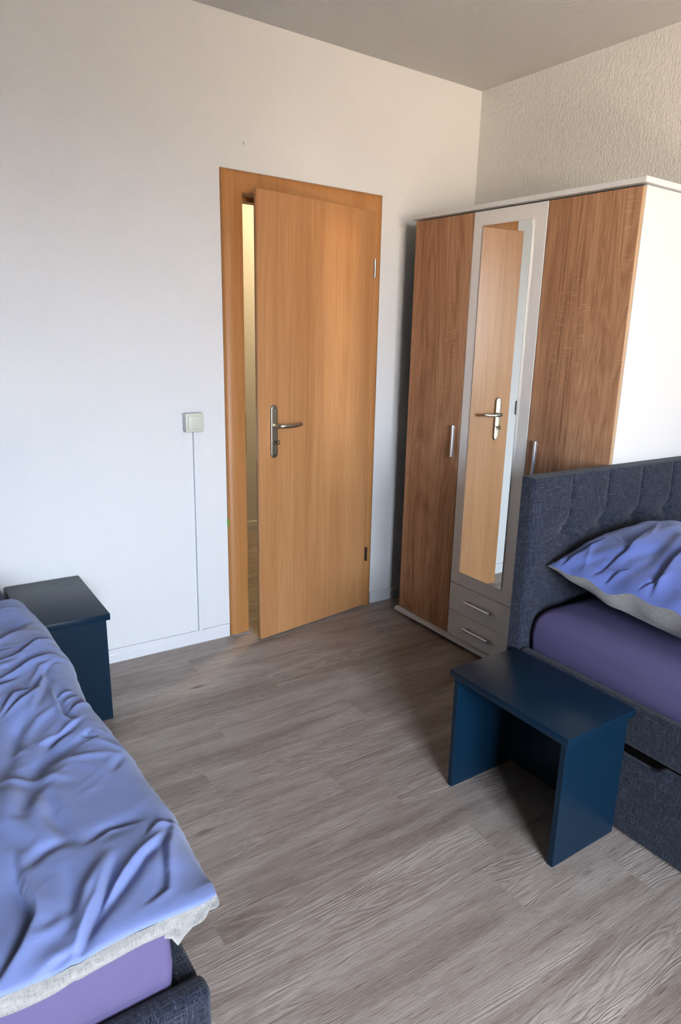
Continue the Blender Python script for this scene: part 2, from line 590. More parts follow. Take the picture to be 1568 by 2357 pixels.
# baseboards: plastic profile, lower flat face, slightly stepped top
def skirting(name, a, b, along, wall, sgn, height=.060, ends=True):
    prof = [(0, 0), (.014, 0), (.014, height * .60), (.0125, height * .66), (.0125, height * .93), (.010, height), (0, height)]
    bm = bmesh.new()
    rows = []
    for t in (a, b):
        r = []
        for d, z in prof:
            r.append(bm.verts.new((t, wall + sgn * d, z) if along == 'x' else (wall + sgn * d, t, z)))
        rows.append(r)
    n = len(prof)
    for i in range(n):
        bm.faces.new((rows[0][i], rows[0][(i + 1) % n], rows[1][(i + 1) % n], rows[1][i]))
    bm.faces.new(rows[0])
    bm.faces.new(rows[1][::-1])
    return obj(name, bm, M['trim'], kind='structure')
skirting('baseboard_back_left', XL, -.006, 'x', 0, -1)
skirting('baseboard_back_right', DW + .004, XR, 'x', 0, -1)
skirting('baseboard_right', BACK_Y, -.014, 'y', XR, -1)
skirting('baseboard_left', BACK_Y, -.014, 'y', XL, 1)
skirting('baseboard_hall', -2.7, 2.6, 'x', HALL, -1, .075)

# ------------------------------------------------------------------ door
door = bpy.data.objects.new('door_1', None)
COL.objects.link(door)
door.location = (DW / 2, 0, 0)
door['kind'] = 'structure'

def frame_sweep():
    """rounded casing + lining + hall-side casing swept round the opening"""
    WL, WR, WT = .094, .0625, .083
    prof = [(0, 0, 0), (0, 0, -.007), (.03, 0, -.0125), (.10, 0, -.0175), (.20, 0, -.0210), (.32, 0, -.0222), (.45, 0, -.0215),
            (.60, 0, -.0195), (.75, 0, -.0170), (.88, 0, -.0145), (.97, 0, -.0125), (1.0, 0, -.0105), (1.0, 0, -.004),
            (1, 0, .098), (1, .015, .0985), (1, .015, .155), (.5, 0, .160), (0, 0, .156), (0, 0, .14)]
    bm = bmesh.new()
    rings = []
    for t, e, y in prof:
        xl = WL * t + e
        xr = DW - WR * t - e
        zt = DH - WT * t - e
        rings.append([bm.verts.new(p) for p in ((xl, y, 0), (xl, y, zt), (xr, y, zt), (xr, y, 0))])
    for i in range(len(rings) - 1):
        for k_ in range(3):
            bm.faces.new((rings[i][k_], rings[i][k_ + 1], rings[i + 1][k_ + 1], rings[i + 1][k_]))
    return bm
obj('door_frame', frame_sweep(), M['beech_frame'], door, autosmooth=35)
obj('strike_plate', bbox(.0905, .0955, -.011, .012, .875, 1.055, .001), M['dark_steel'], door)
obj('sealant_strip', bbox(.006, .093, -.030, -.004, 0, .004, .0015), M['sealant'], door)
obj('paint_spot', bbox(-.0016, .004, -.012, -.0005, .545, .580, .0012), M['green'], door)

# leaf: pivot at the hinges, opened a little into the room
LEAF_L, LEAF_Z0, LEAF_Z1, TH = .6735, .009, 1.970, math.radians(9.6)
leaf_root = bpy.data.objects.new('door_leaf', None)
bm = bmesh.new()
box(bm, -LEAF_L, 0, 0, .015, LEAF_Z0, LEAF_Z1, .0025, 3)
box(bm, -LEAF_L + .014, -.014, .0145, .040, LEAF_Z0, LEAF_Z1 - .014, .001, 1)
leaf = obj('door_leaf', bm, M['beech'], door, local=True)
leaf.location = (.757 - DW / 2, -.033, 0)
leaf.rotation_euler = (0, 0, TH)

def leaf_part(name, bm, mat, **kw):
    return obj(name, bm, mat, leaf, local=True, **kw)
# back plate: long rounded plate 38 x 235 mm
def stadium(cx, cz, w, h, n=14):
    r = w / 2
    pts = []
    for i in range(n + 1):
        a = math.pi * i / n
        pts.append((cx + r * math.cos(a), cz + h / 2 - r + r * math.sin(a)))
    for i in range(n + 1):
        a = math.pi + math.pi * i / n
        pts.append((cx + r * math.cos(a), cz - h / 2 + r + r * math.sin(a)))
    return pts
PCX, PCZ = -LEAF_L + .079, .990
def plate_bm(y_out_sign=-1, y0=0.0):
    bm = bmesh.new()
    layers = [(1.0, 0.0), (1.0, .004), (.93, .0075), (.80, .0098), (.66, .0102)]
    rings = []
    for s, d in layers:
        w, h = .040 - .040 * (1 - s), .237 - .040 * (1 - s)
        rings.append([bm.verts.new((x, y0 + y_out_sign * d, z)) for x, z in stadium(PCX, PCZ, w, h)])
    n = len(rings[0])
    for i in range(len(rings) - 1):
        for j in range(n):
            bm.faces.new((rings[i][j], rings[i][(j + 1) % n], rings[i + 1][(j + 1) % n], rings[i + 1][j]))
    bm.faces.new(rings[-1])
    bm.faces.new(rings[0][::-1])
    return bm
leaf_part('handle_plate', plate_bm(), M['nickel'], autosmooth=40)
bm = bmesh.new()
tube(bm, [(PCX, -.006, PCZ + .028), (PCX, -.028, PCZ + .028), (PCX + .003, -.042, PCZ + .028), (PCX + .012, -.051, PCZ + .028), (PCX + .028, -.055, PCZ + .0275),
          (PCX + .055, -.0555, PCZ + .027), (PCX + .085, -.054, PCZ + .0275), (PCX + .110, -.050, PCZ + .029), (PCX + .120, -.048, PCZ + .030), (PCX + .124, -.0475, PCZ + .0303)],
     [.011, .0105, .0105, .0105, .0100, .0095, .009, .0085, .0080, .005], 18)
leaf_part('lever_handle', bm, M['nickel'], smooth=True)
for dz in (.104, -.104):
    bm = bmesh.new()
    cyl(bm, (PCX, -.0095, PCZ + dz), (PCX, -.0112, PCZ + dz), .0038, 14)
    leaf_part('screw', bm, M['dark_steel'])
bm = bmesh.new()
cyl(bm, (PCX, -.0098, PCZ - .044), (PCX, -.0106, PCZ - .044), .0042, 14)
box(bm, PCX - .0024, PCX + .0024, -.0106, -.0098, PCZ - .060, PCZ - .045)
leaf_part('keyhole', bm, M['black'])
bm = bmesh.new()
box(bm, -LEAF_L + .0135, -LEAF_L + .0145, .018, .037, .86, 1.09)
leaf_part('lock_faceplate', bm, M['steel'])
leaf_part('handle_plate', plate_bm(1, .040), M['nickel'], autosmooth=40)

# hinges: pin barrels standing on the gap between leaf and frame
for z0_, z1_, mt in ((1.680, 1.764, 'steel'), (.262, .336, 'dark_steel')):
    bm = bmesh.new()
    cyl(bm, (.7565, -.040, z0_), (.7565, -.040, (z0_ + z1_) / 2 - .0012), .0068, 18)
    cyl(bm, (.7565, -.040, (z0_ + z1_) / 2 + .0012), (.7565, -.040, z1_), .0068, 18)
    cyl(bm, (.7565, -.040, z0_ + .002), (.7565, -.040, z1_ - .002), .0055, 14)
    bmesh.ops.bevel(bm, geom=[e for e in bm.edges if e.calc_face_angle(0) > 1.2], offset=.0012, segments=2, affect='EDGES')
    obj('hinge', bm, M[mt], door, autosmooth=40)

# key in the keyhole (a thing of its own)
kx, ky = PCX, PCZ - .044
bm = bmesh.new()
def L2W(p):
    c, s = math.cos(TH), math.sin(TH)
    return Vector((.757 + c * p[0] - s * p[1], -.033 + s * p[0] + c * p[1], p[2]))
tube(bm, [L2W((kx, -.0106, ky)), L2W((kx, -.024, ky))], [.0028, .0028], 10)
pts = [L2W((kx + .0005, -.024 - .009 + .010 * math.cos(a), ky + .0085 * math.sin(a))) for a in [2 * math.pi * i / 14 for i in range(15)]]
tube(bm, pts, [.0022] * 15, 8)
tag(obj('key', bm, M['dark_steel'], smooth=True), 'small dark key in the keyhole of the wooden door', 'key')

# ------------------------------------------------------------------ light switch and cable duct
SX, SZ = -.152, 1.030
sw = thing('light_switch', 'square cream light switch on the white wall left of the door', 'light switch', (SX, 0, SZ - .043))
obj('back_box', bbox(SX - .041, SX + .041, -.024, 0, SZ - .041, SZ + .041, .006, 3), M['greyplastic'], sw)
bm = bmesh.new()
box(bm, SX - .0405, SX + .0405, -.036, -.0242, SZ - .0405, SZ + .0405, .005, 3)
obj('cover_frame', bm, M['cream'], sw, autosmooth=40)
obj('rocker', bbox(SX - .030, SX + .030, -.0415, -.0362, SZ - .030, SZ + .030, .003, 2), M['cream'], sw, autosmooth=40)
bm = bmesh.new()
r0 = [(-.1535, -.142), (-.1555, -.1425)]
V = []
for z, xa, xb in ((SZ - .041, -.1520, -.1380), (.060, -.1580, -.1415)):
    V.append([bm.verts.new(p) for p in ((xa, 0, z), (xa + .0005, -.0170, z), (xb - .0005, -.0170, z), (xb, 0, z))])
for i in range(4):
    bm.faces.new((V[0][i], V[0][(i + 1) % 4], V[1][(i + 1) % 4], V[1][i]))
bm.faces.new(V[0]); bm.faces.new(V[1][::-1])
tag(obj('cable_duct', bm, M['duct']), 'narrow white cable duct running down the wall below the light switch', 'cable duct')

# ------------------------------------------------------------------ wardrobe
WX, WXB = .8660, 1.384                 # front plane of the doors, back
WY0, WY1, WY2, WY3 = -.2013, -.5906, -.9925, -1.3935
WZ0, WZ1 = .0400, 1.9275
T = .016
wr = thing('wardrobe', 'tall three-door wardrobe with oak side doors, white mirror door and two drawers', 'wardrobe', ((WX + WXB) / 2, (WY0 + WY3) / 2, 0))
g = .0018
obj('side_panel', bbox(WX + T + .002, WXB, WY0 - T, WY0, WZ0, WZ1 + .002, .0008, 1), M['white'], wr)
obj('side_panel', bbox(WX + T + .002, WXB, WY3, WY3 + T, WZ0, WZ1 + .002, .0008, 1), M['white'], wr)
for yy in (WY1, WY2):
    obj('partition', bbox(WX + T + .004, WXB - .006, yy - T / 2, yy + T / 2, WZ0, WZ1, 0), M['white'], wr)
obj('back_panel', bbox(WXB - .005, WXB, WY3 + T, WY0 - T, WZ0, WZ1), M['white'], wr)
obj('top_board', bbox(WX - .018, WXB, WY3 - .019, WY0 + .012, WZ1 + .003, WZ1 + .0215, .001, 1), M['white'], wr)
obj('bottom_board', bbox(WX - .018, WXB, WY3 - .012, WY0 + .012, .0200, .0385, .001, 1), M['white'], wr)
bm = bmesh.new()
box(bm, WX + .03, WX + .05, WY3 + .03, WY0 - .03, 0, .0200)
box(bm, WXB - .05, WXB - .03, WY3 + .03, WY0 - .03, 0, .0200)
obj('gap_shade_plinth', bm, M['black'], wr)  # recessed support, black to stand in for the shade under the wardrobe

def oak_door(y_hi, y_lo, hy):
    d = obj('door', bbox(WX, WX + T, y_lo + g, y_hi - g, WZ0 + .001, WZ1 - .003, .0008, 1), M['oak'], wr)
    bm = bmesh.new()
    n = 12
    pr = [(-.013 * math.sin(math.pi * i / n), .0075 * math.cos(math.pi * i / n)) for i in range(n + 1)]
    A = np.array([[(WX - .010 + dx, hy + dy, z) for dx, dy in pr] + [(WX - .010, hy, z)] for z in (.897, 1.040)])
    ra = [bm.verts.new(p) for p in A[0]]
    rb = [bm.verts.new(p) for p in A[1]]
    m = len(ra)
    for i in range(m):
        bm.faces.new((ra[i], ra[(i + 1) % m], rb[(i + 1) % m], rb[i]))
    bm.faces.new(ra); bm.faces.new(rb[::-1])
    for z in (.912, 1.025):
        box(bm, WX - .0105, WX + .001, hy - .004, hy + .004, z - .004, z + .004)
    obj('handle', bm, M['alu'], d, autosmooth=40)
    return d
oak_door(WY0, WY1, -.5565)
oak_door(WY2, WY3, -1.050)
# pale edge band on the outer side of the right door
for (ya_, yb_) in ((WY3 + g - .0004, WY3 + g),):
    obj('edge_band', bbox(WX + .0006, WX + T, ya_ - .0002, yb_, WZ0 + .002, WZ1 - .004), M['oak_edge'], wr)
MDB = .304
md = obj('door', bbox(WX, WX + T, WY2 + g, WY1 - g, MDB + .0015, WZ1 - .003, .0008, 1), M['white_front'], wr)
md['label'] = 'white door with a tall mirror'
MY0, MY1, MZ0, MZ1 = -.6530, -.9245, .3685, 1.868
obj('mirror', bbox(WX - .0045, WX - .0003, MY1, MY0, MZ0, MZ1, .0006, 1), M['mirror'], md)
for zlo, zhi, hz in ((.1675, MDB - .0015, .2415), (WZ0 + .001, .1655, .1085)):
    dr = obj('drawer', bbox(WX, WX + T, WY2 + g, WY1 - g, zlo, zhi, .0008, 1), M['white_front'], wr)
    bm = bmesh.new()
    box(bm, WX - .027, WX - .013, -.887, -.716, hz - .0065, hz + .0065, .003, 2)
    for hy in (-.870, -.733):
        box(bm, WX - .0135, WX + .0005, hy - .004, hy + .004, hz - .004, hz + .004)
    obj('handle', bm, M['alu'], dr)

# ------------------------------------------------------------------ nightstands
def nightstand(label, x0, x1, y0, y1, zt, ov=.012, tt=.0245, pt=.019):
    t = thing('nightstand', label, 'nightstand', ((x0 + x1) / 2, (y0 + y1) / 2, 0), 'navy nightstands')
    obj('top', bbox(x0, x1, y0, y1, zt - tt, zt, .0016, 2), M['navy'], t, autosmooth=40)
    for a in (y0 + ov, y1 - ov - pt):
        obj('side_panel', bbox(x0 + ov, x1 - ov, a, a + pt, 0, zt - tt, .0012, 2), M['navy'], t)
    obj('back_panel', bbox(x1 - ov - .018, x1 - ov - .003, y0 + ov + pt, y1 - ov - pt, .02, zt - tt), M['navy'], t)
    return t
nightstand('navy blue open nightstand standing beside the right bed', .116, .411, -1.9125, -1.4395, .4185)
nightstand('navy blue nightstand against the white wall, partly behind the blue duvet', -.932, -.6600, -.4770, -.0165, .4245)

# ------------------------------------------------------------------ beds
def headboard_bm(x0, x1, yb, yf, zt, first):
    """upholstered board with vertical stitched seams that end in a row of tufts"""
    nx, nz = int((x1 - x0) / .0026), int((zt - .04) / .0036)
    xs = np.linspace(x0, x1, nx)
    zs = np.linspace(.04, zt, nz)
    X, Z = np.meshgrid(xs, zs, indexing='ij')
    seams = np.array([x0 + first + .1955 * i for i in range(-1, 8)])
    seams = seams[(seams > x0 + .05) & (seams < x1 - .05)]
    h = np.zeros_like(X)
    tz = .810
    h += .0022 * np.abs(np.sin(np.pi * (X - x0 - first) / .1955)) ** .6 * np.clip((Z - .55) / .2, 0, 1)
    for s in seams:
        bend = s + .012 * np.clip((tz + .17 - Z) / .17, 0, 1) ** 2 - .012
        bend = np.where(Z > tz, s - .010 * np.clip(1 - (Z - tz) / .13, 0, 1) ** 2, s)
        d = X - bend
        on = np.clip((Z - tz + .005) / .02, 0, 1)
        h -= on * ((.0085 * np.exp(-(d / .0028) ** 2)) + .0028 * np.exp(-(d / .012) ** 2))
        h -= .015 * np.exp(-(((X - s + .010) / .026) ** 2 + ((Z - tz) / .022) ** 2))
        h -= .007 * np.exp(-(((X - s + .010) / .06) ** 2 + ((Z - tz) / .05) ** 2))
    # sagging cross seam linking the tufts
    ph = (X - x0 - first + .010) / .1955
    sag = tz - .004 - .020 * (1 - np.abs(np.cos(np.pi * ph)))
    sag = np.where(X < x0 + first - .010, tz - .006 - .035 * np.clip((x0 + first - .01 - X) / .15, 0, 1) ** .7, sag)
    h -= .0075 * np.exp(-((Z - sag) / .0040) ** 2) * np.clip((X - x0 - .02) / .05, 0, 1)
    h += .006 * np.exp(-((Z - sag + .05) / .035) ** 2) + .005 * np.exp(-((Z - sag - .06) / .04) ** 2)
    edge = np.minimum(np.minimum(X - x0, x1 - X), zt - Z)
    r = .012
    e = np.clip(edge / r, 0, 1)
    roll = r * (1 - np.sqrt(np.clip(1 - (1 - e) ** 2, 0, 1)))
    h = h * np.clip(edge / .03, 0, 1)
    P = np.stack([X, yf + roll - h, Z], -1)
    bm = grid(P)
    # body behind the padded face
    box(bm, x0 + .0005, x1 - .0005, min(yb, yf + .014), yb, .04, zt - .0005, .006, 3) if False else None
    b = bmesh.new()
    V = [bm.verts.new(p) for p in ((x0, yb, .04), (x1, yb, .04), (x1, yb, zt), (x0, yb, zt))]
    bm.verts.ensure_lookup_table()
    idx = lambda i, j: bm.verts[i * nz + j]
    L = [idx(0, j) for j in range(nz)]
    Rr = [idx(nx - 1, j) for j in range(nz)]
    Tt = [idx(i, nz - 1) for i in range(nx)]
    Bb = [idx(i, 0) for i in range(nx)]
    bm.faces.new([V[0]] + L + [V[3]])
    bm.faces.new([V[1]] + Rr + [V[2]])
    bm.faces.new([V[3]] + Tt + [V[2]])
    bm.faces.new([V[0]] + Bb + [V[1]])
    bm.faces.new(V)
    b.free()
    return bm

def bar_bm(x0, x1, y0, y1, z0, z1, r=.014):
    return bbox(x0, x1, y0, y1, z0, z1, r, 4)

def scoop_panel(x, t, y0, y1, z0, z1, cut, sgn):
    """drawer front along y with a scooped finger cutout in its top edge"""
    ys = np.linspace(y0, y1, 300)
    zt = np.full_like(ys, z1)
    for c0, c1 in cut:
        w = (ys - c0) / (c1 - c0)
        m = (w > 0) & (w < 1)
        zt = np.where(m, z1 - .022 * np.clip(np.minimum(w, 1 - w) / .22, 0, 1) ** .8, zt)
    secs = []
    r = .012
    for y, z in zip(ys, zt):
        s = [(x, z0), (x, z - r)]
        for i in range(1, 5):
            a = math.pi / 2 * i / 4
            s.append((x + sgn * (r - r * math.cos(a)), z - r + r * math.sin(a)))
        s += [(x + sgn * t, z), (x + sgn * t, z0)]
        secs.append([(px, y, pz) for px, pz in s])
    P = np.array(secs)
    bm = bmesh.new()
    V = [[bm.verts.new(p) for p in row] for row in P]
    n = len(V[0])
    for i in range(len(V) - 1):
        for j in range(n):
            bm.faces.new((V[i][j], V[i][(j + 1) % n], V[i + 1][(j + 1) % n], V[i + 1][j]))
    bm.faces.new(V[0]); bm.faces.new(V[-1][::-1])
    return bm

def bed(label, x0, x1, yb, rail_z, hb=(0, 0), first=.196, hz=1.004, cut_off=.40):
    t = thing('bed', label, 'bed', ((x0 + x1) / 2, yb - 1.0, 0), 'upholstered single beds')
    yf = yb - .051
    yfoot = yb - 2.045
    obj('headboard', headboard_bm(x0 + hb[0], x1 + hb[1], yb, yf, hz, first), M['denim'], t, autosmooth=50)
    for xa, xb in ((x0, x0 + .042), (x1 - .042, x1)):
        obj('side_rail', bar_bm(xa, xb, yfoot + .050, yf - .002, .288, rail_z), M['denim'], t, autosmooth=40)
    obj('foot_rail', bar_bm(x0 - .004, x1 + .004, yfoot, yfoot + .049, .03, rail_z + .012, .016), M['denim'], t, autosmooth=40)
    ca, cb = yf - cut_off, yf - cut_off - .17
    for xa, sg in ((x0 - .004, 1), (x1 + .004, -1)):
        obj('drawer_front', scoop_panel(xa, .020, yfoot + .052, yf - .004, .012, .278, [(cb, ca), (cb - 1.0, ca - 1.0)], sg), M['denim'], t, autosmooth=40)
    obj('slat_base', bbox(x0 + .043, x1 - .043, yfoot + .051, yf - .003, .30, rail_z - .03), M['black'], t)
    return t

# bed on the right, in the corner beside the wardrobe
bed('charcoal blue upholstered bed against the wardrobe side, tufted headboard', .4150, 1.3850, -1.3965, .420)
# bed on the left, its foot end near the camera
bed('charcoal blue upholstered bed at the left, under a blue duvet', -1.905, -.930, -.008, .384, hb=(0, -.075), first=.15)

def mattress_bm(x0, x1, y0, y1, z0, z1, r=.045, rt=None):
    """block with rounded upright corners (r) and a softer rounded top edge (rt)"""
    rt = rt or r * .9
    def ring(ins, z):
        q = max(r, ins * .9)
        pts = []
        for cx, cy, a0 in ((x1 - ins - q, y1 - ins - q, 0), (x0 + ins + q, y1 - ins - q, 90), (x0 + ins + q, y0 + ins + q, 180), (x1 - ins - q, y0 + ins + q, 270)):
            for i in range(9):
                a_ = math.radians(a0 + 90 * i / 8)
                pts.append((cx + q * math.cos(a_), cy + q * math.sin(a_), z))
        return pts
    lv = [(.006, z0), (0, z0 + .012), (-.003, (z0 + z1) / 2 - .01)]
    for i in range(13):
        a_ = math.pi / 2 * i / 12
        lv.append((rt * (1 - math.cos(a_)), z1 - rt + rt * math.sin(a_)))
    bm = bmesh.new()
    R = [[bm.verts.new(p) for p in ring(*l)] for l in lv]
    n = len(R[0])
    for i in range(len(R) - 1):
        for j in range(n):
            bm.faces.new((R[i][j], R[i][(j + 1) % n], R[i + 1][(j + 1) % n], R[i + 1][j]))
    bm.faces.new(R[0][::-1])
    bm.faces.new(R[-1])
    return bm
tag(obj('mattress', mattress_bm(.4590, 1.341, -3.385, -1.4535, .392, .566, .028, .075), M['sheet'], autosmooth=60),
    'mattress in a purple fitted sheet on the right bed', 'mattress', 'sheeted mattresses')
tag(obj('mattress', mattress_bm(-1.860, -.9735, -2.001, -.063, .356, .516, .014), M['sheet'], autosmooth=60),
    'mattress in a purple fitted sheet below the rumpled duvet', 'mattress', 'sheeted mattresses')

# ------------------------------------------------------------------ duvet
CREASES = [
    ('step', .007, .012, [(-0.890, -1.803), (-0.933, -1.813), (-0.955, -1.836)]),
    ('step', -.012, .014, [(-0.925, -1.847), (-0.978, -1.882), (-1.065, -1.970)]),
    ('step', .008, .013, [(-0.900, -1.812), (-0.937, -1.882), (-0.968, -1.979), (-0.995, -1.990)]),
    ('step', -.014, .014, [(-1.026, -1.872), (-1.061, -1.940), (-1.125, -2.035)]),
    ('ridge', .013, .018, [(-1.030, -1.855), (-1.077, -1.921), (-1.108, -1.990)]),
    ('step', .013, .020, [(-1.155, -1.790), (-1.159, -1.852), (-1.153, -1.904), (-1.157, -1.926), (-1.183, -1.971), (-1.215, -2.010)]),
    ('valley', .009, .018, [(-1.075, -1.783), (-1.116, -1.791), (-1.150, -1.820)]),
    ('valley', .014, .026, [(-1.080, -1.565), (-1.126, -1.670)]),
    ('valley', .013, .022, [(-1.079, -1.600), (-1.086, -1.703), (-1.070, -1.790)]),
    ('valley', .008, .030, [(-1.055, -1.805), (-0.955, -1.772)]),
    ('step', .013, .016, [(-0.940, -0.905), (-0.982, -0.940), (-1.025, -0.988), (-1.080, -1.000)]),
    ('step', .011, .015, [(-0.955, -1.020), (-1.003, -1.040), (-1.050, -1.083), (-1.090, -1.102)]),
    ('step', -.009, .012, [(-0.945, -1.047), (-0.985, -1.088), (-1.025, -1.170), (-1.03, -1.20)]),
    ('step', .010, .011, [(-1.015, -1.198), (-1.063, -1.243), (-1.100, -1.280)]),
    ('step', -.012, .011, [(-0.985, -1.215), (-0.989, -1.266), (-0.989, -1.342), (-0.978, -1.372)]),
    ('ridge', .010, .010, [(-0.942, -1.232), (-0.986, -1.255)]),
    ('step', .010, .010, [(-0.920, -1.278), (-0.970, -1.330)]),
    ('ridge', .009, .010, [(-0.928, -1.256), (-0.974, -1.288)]),
    ('valley', .009, .010, [(-0.948, -1.436), (-0.966, -1.446), (-0.952, -1.469)]),
    ('valley', .016, .034, [(-0.980, -1.460), (-1.029, -1.480), (-1.069, -1.514), (-1.102, -1.577), (-1.116, -1.630)]),
    ('valley', .011, .018, [(-1.005, -1.395), (-1.044, -1.451), (-1.056, -1.495)]),
    ('step', -.009, .016, [(-0.985, -1.088), (-0.992, -1.151), (-1.014, -1.214), (-1.040, -1.280)]),
    ('step', .009, .015, [(-1.035, -1.192), (-1.072, -1.202), (-1.105, -1.260)]),
    ('valley', .009, .022, [(-0.940, -0.730), (-0.993, -0.764), (-1.055, -0.840)]),
    ('ridge', .006, .014, [(-0.950, -1.478), (-0.900, -1.530)]),
    ('ridge', .007, .020, [(-1.150, -1.545), (-1.103, -1.558), (-1.030, -1.586)]),
    ('ridge', .006, .016, [(-0.935, -1.542), (-0.991, -1.527), (-1.036, -1.522)]),
    ('valley', .007, .012, [(-0.917, -1.558), (-0.950, -1.602)]),
    ('step', .007, .012, [(-0.965, -1.788), (-1.007, -1.784), (-1.042, -1.806)]),
    ('ridge', .006, .018, [(-1.170, -1.970), (-1.130, -1.962), (-1.100, -1.946)]),
    ('step', .006, .016, [(-1.172, -2.028), (-1.142, -2.017), (-1.112, -2.014)]),
    ('valley', .008, .016, [(-1.094, -1.855), (-1.097, -1.920), (-1.112, -1.970)]),
    ('valley', .010, .022, [(-1.090, -1.335), (-1.114, -1.448), (-1.136, -1.510)]),
    ('ridge', .012, .030, [(-1.135, -1.560), (-1.150, -1.680), (-1.120, -1.760)]),
    ('ridge', .010, .030, [(-1.10, -1.58), (-1.105, -1.70), (-1.095, -1.77)]),
    ('step', .009, .016, [(-1.02, -0.62), (-1.10, -0.70)]),
    ('step', .010, .018, [(-1.00, -0.82), (-1.06, -0.86), (-1.14, -0.90)]),
    ('ridge', .009, .018, [(-0.97, -0.97), (-1.05, -1.03), (-1.13, -1.05)]),
    ('step', .009, .016, [(-1.06, -1.12), (-1.12, -1.16), (-1.18, -1.17)]),
    ('valley', .010, .020, [(-1.06, -1.30), (-1.09, -1.36), (-1.10, -1.42)]),
    ('ridge', .008, .014, [(-1.00, -1.30), (-1.04, -1.33), (-1.07, -1.38)]),
    ('step', -.008, .014, [(-0.96, -1.38), (-1.00, -1.41), (-1.05, -1.43)]),
]
YH, YF = -.475, -2.030

def duvet_edge_x(y):
    ky = np.array([-2.03, -2.00, -1.96, -1.90, -1.83, -1.75, -1.65, -1.55, -1.38, -1.20, -1.05, -.98, -.85, -.74, -.70, -.60, -.45])
    kx_ = np.array([-.902, -.896, -.888, -.880, -.872, -.864, -.870, -.880, -.898, -.903, -.908, -.910, -.912, -.901, -.905, -.912, -.920])
    return np.interp(y, ky, kx_)

def duvet_surface():
    ny, nf, nr = 540, 340, 48
    v = np.linspace(0, 1, ny)
    yline = YH + (YF - YH) * v
    xe = duvet_edge_x(yline)
    ker = np.ones(7) / 7
    xe = np.convolve(np.pad(xe, 3, mode='edge'), ker, 'valid')
    r = .072
    rows = []
    X = np.zeros((nf + nr, ny)); Y = np.zeros_like(X); Z0 = np.zeros_like(X); NX = np.zeros_like(X); NZ = np.ones_like(X)
    ztop = .562
    for j in range(ny):
        xf = np.linspace(-1.935, xe[j] - r, nf)
        zlow = .452 + .088 * float(np.clip((-1.86 - yline[j]) / .14, 0, 1)) ** 1.2
        th = np.linspace(0, math.radians(108), nr + 1)[1:]
        X[:nf, j] = xf
        X[nf:, j] = xe[j] - r + r * np.sin(th)
        Z0[:nf, j] = ztop
        Z0[nf:, j] = ztop - (ztop - zlow) * (1 - np.cos(th)) / (1 - math.cos(math.radians(108)))
        NX[nf:, j] = np.sin(th)
        NZ[nf:, j] = np.cos(th)
        Y[:, j] = yline[j]
    # seen from above the fabric keeps its own width: use an unrolled x for the folds
    UX = X.copy()
    for j in range(ny):
        arc = np.concatenate([[0], np.cumsum(np.hypot(np.diff(X[nf - 1:, j]), np.diff(Z0[nf - 1:, j])))])[1:]
        UX[nf:, j] = X[nf - 1, j] + arc
    h = np.zeros_like(X)
    h += .010 * vnoise(UX * 5.5 + 3, Y * 4.2, 1) + .007 * vnoise(UX * 9 + 1.2 * Y, Y * 8, 2)
    wx = UX + .02 * vnoise(UX * 12, Y * 12, 5)
    wy = Y + .02 * vnoise(UX * 12, Y * 12, 6)
    rid = 1 - np.abs(vnoise((wx * .8 + wy * .6) * 9, (wy * .8 - wx * .6) * 20, 3))
    mask = np.clip(.55 + .6 * vnoise(UX * 4, Y * 4, 9), 0, 1) * np.clip((Y + 1.75) / .25, .25, 1)
    h += .0045 * (rid ** 5) * mask
    rid2 = 1 - np.abs(vnoise((wx * .5 - wy * .85) * 26, (wx * .85 + wy * .5) * 13, 7))
    h += .0042 * (rid2 ** 5) * mask
    rid3 = 1 - np.abs(vnoise((wx * .95 + wy * .3) * 17, (wy * .95 - wx * .3) * 9, 12))
    h += .0050 * (rid3 ** 5) * mask * np.clip(vnoise(UX * 6 + 9, Y * 6, 13) + .5, 0, 1)
    rid4 = 1 - np.abs(vnoise(wx * 38 + wy * 12, wy * 34 - wx * 10, 14))
    h += .0016 * (rid4 ** 3) * mask
    for kind, amp, w, pts in CREASES:
        h += crease(X, Y, pts, amp * 1.1, w * .66, kind)
    for _ in range(2):                      # soften the grid steps of the sharpest folds
        p = np.pad(h, 1, mode='edge')
        h = (p[:-2, 1:-1] + p[2:, 1:-1] + p[1:-1, :-2] + p[1:-1, 2:] + 2 * h + .5 * (p[:-2, :-2] + p[2:, 2:] + p[:-2, 2:] + p[2:, :-2])) / 8
    # head end thins out on to the mattress
    dh = np.clip((YH - Y) / .07, 0, 1)
    dip = (1 - np.sqrt(np.clip(1 - (1 - dh) ** 2, 0, 1))) * .036
    df = np.clip((Y - YF) / .05, 0, 1)
    dipf = (1 - np.sqrt(np.clip(1 - (1 - df) ** 2, 0, 1))) * .012
    h *= np.clip(np.minimum(dh, df * .8 + .35), .2, 1)
    inner = np.zeros_like(h); inner[:nf] = 1
    Zf = Z0 + NZ * h - (dip + dipf) * np.clip(NZ, 0, 1)
    Xf = X + NX * h * .9
    # fabric never sinks into the mattress below
    on = Xf < -.96
    Zf = np.where(on, np.maximum(Zf, .526 + .0 * Zf), Zf)
    Yf = Y.copy()
    # foot corner sweeps back a little
    c = np.clip((Xf + .965) / .060, 0, 1.1)
    Yf += (.012 * c ** 3) * np.clip((v[None, :] - .95) / .05, 0, 1)
    # foot edge waves gently
    Yf += .004 * np.sin(Xf * 23) * np.clip((v[None, :] - .9) / .1, 0, 1)
    return np.stack([Xf, Yf, Zf], -1)

DV = duvet_surface()
dv = thing('duvet', 'rumpled blue duvet with grey lining, spread over the left bed', 'duvet', (-1.40, -1.24, .52))
obj('blue_cover', grid(DV), M['blue'], dv, smooth=True)

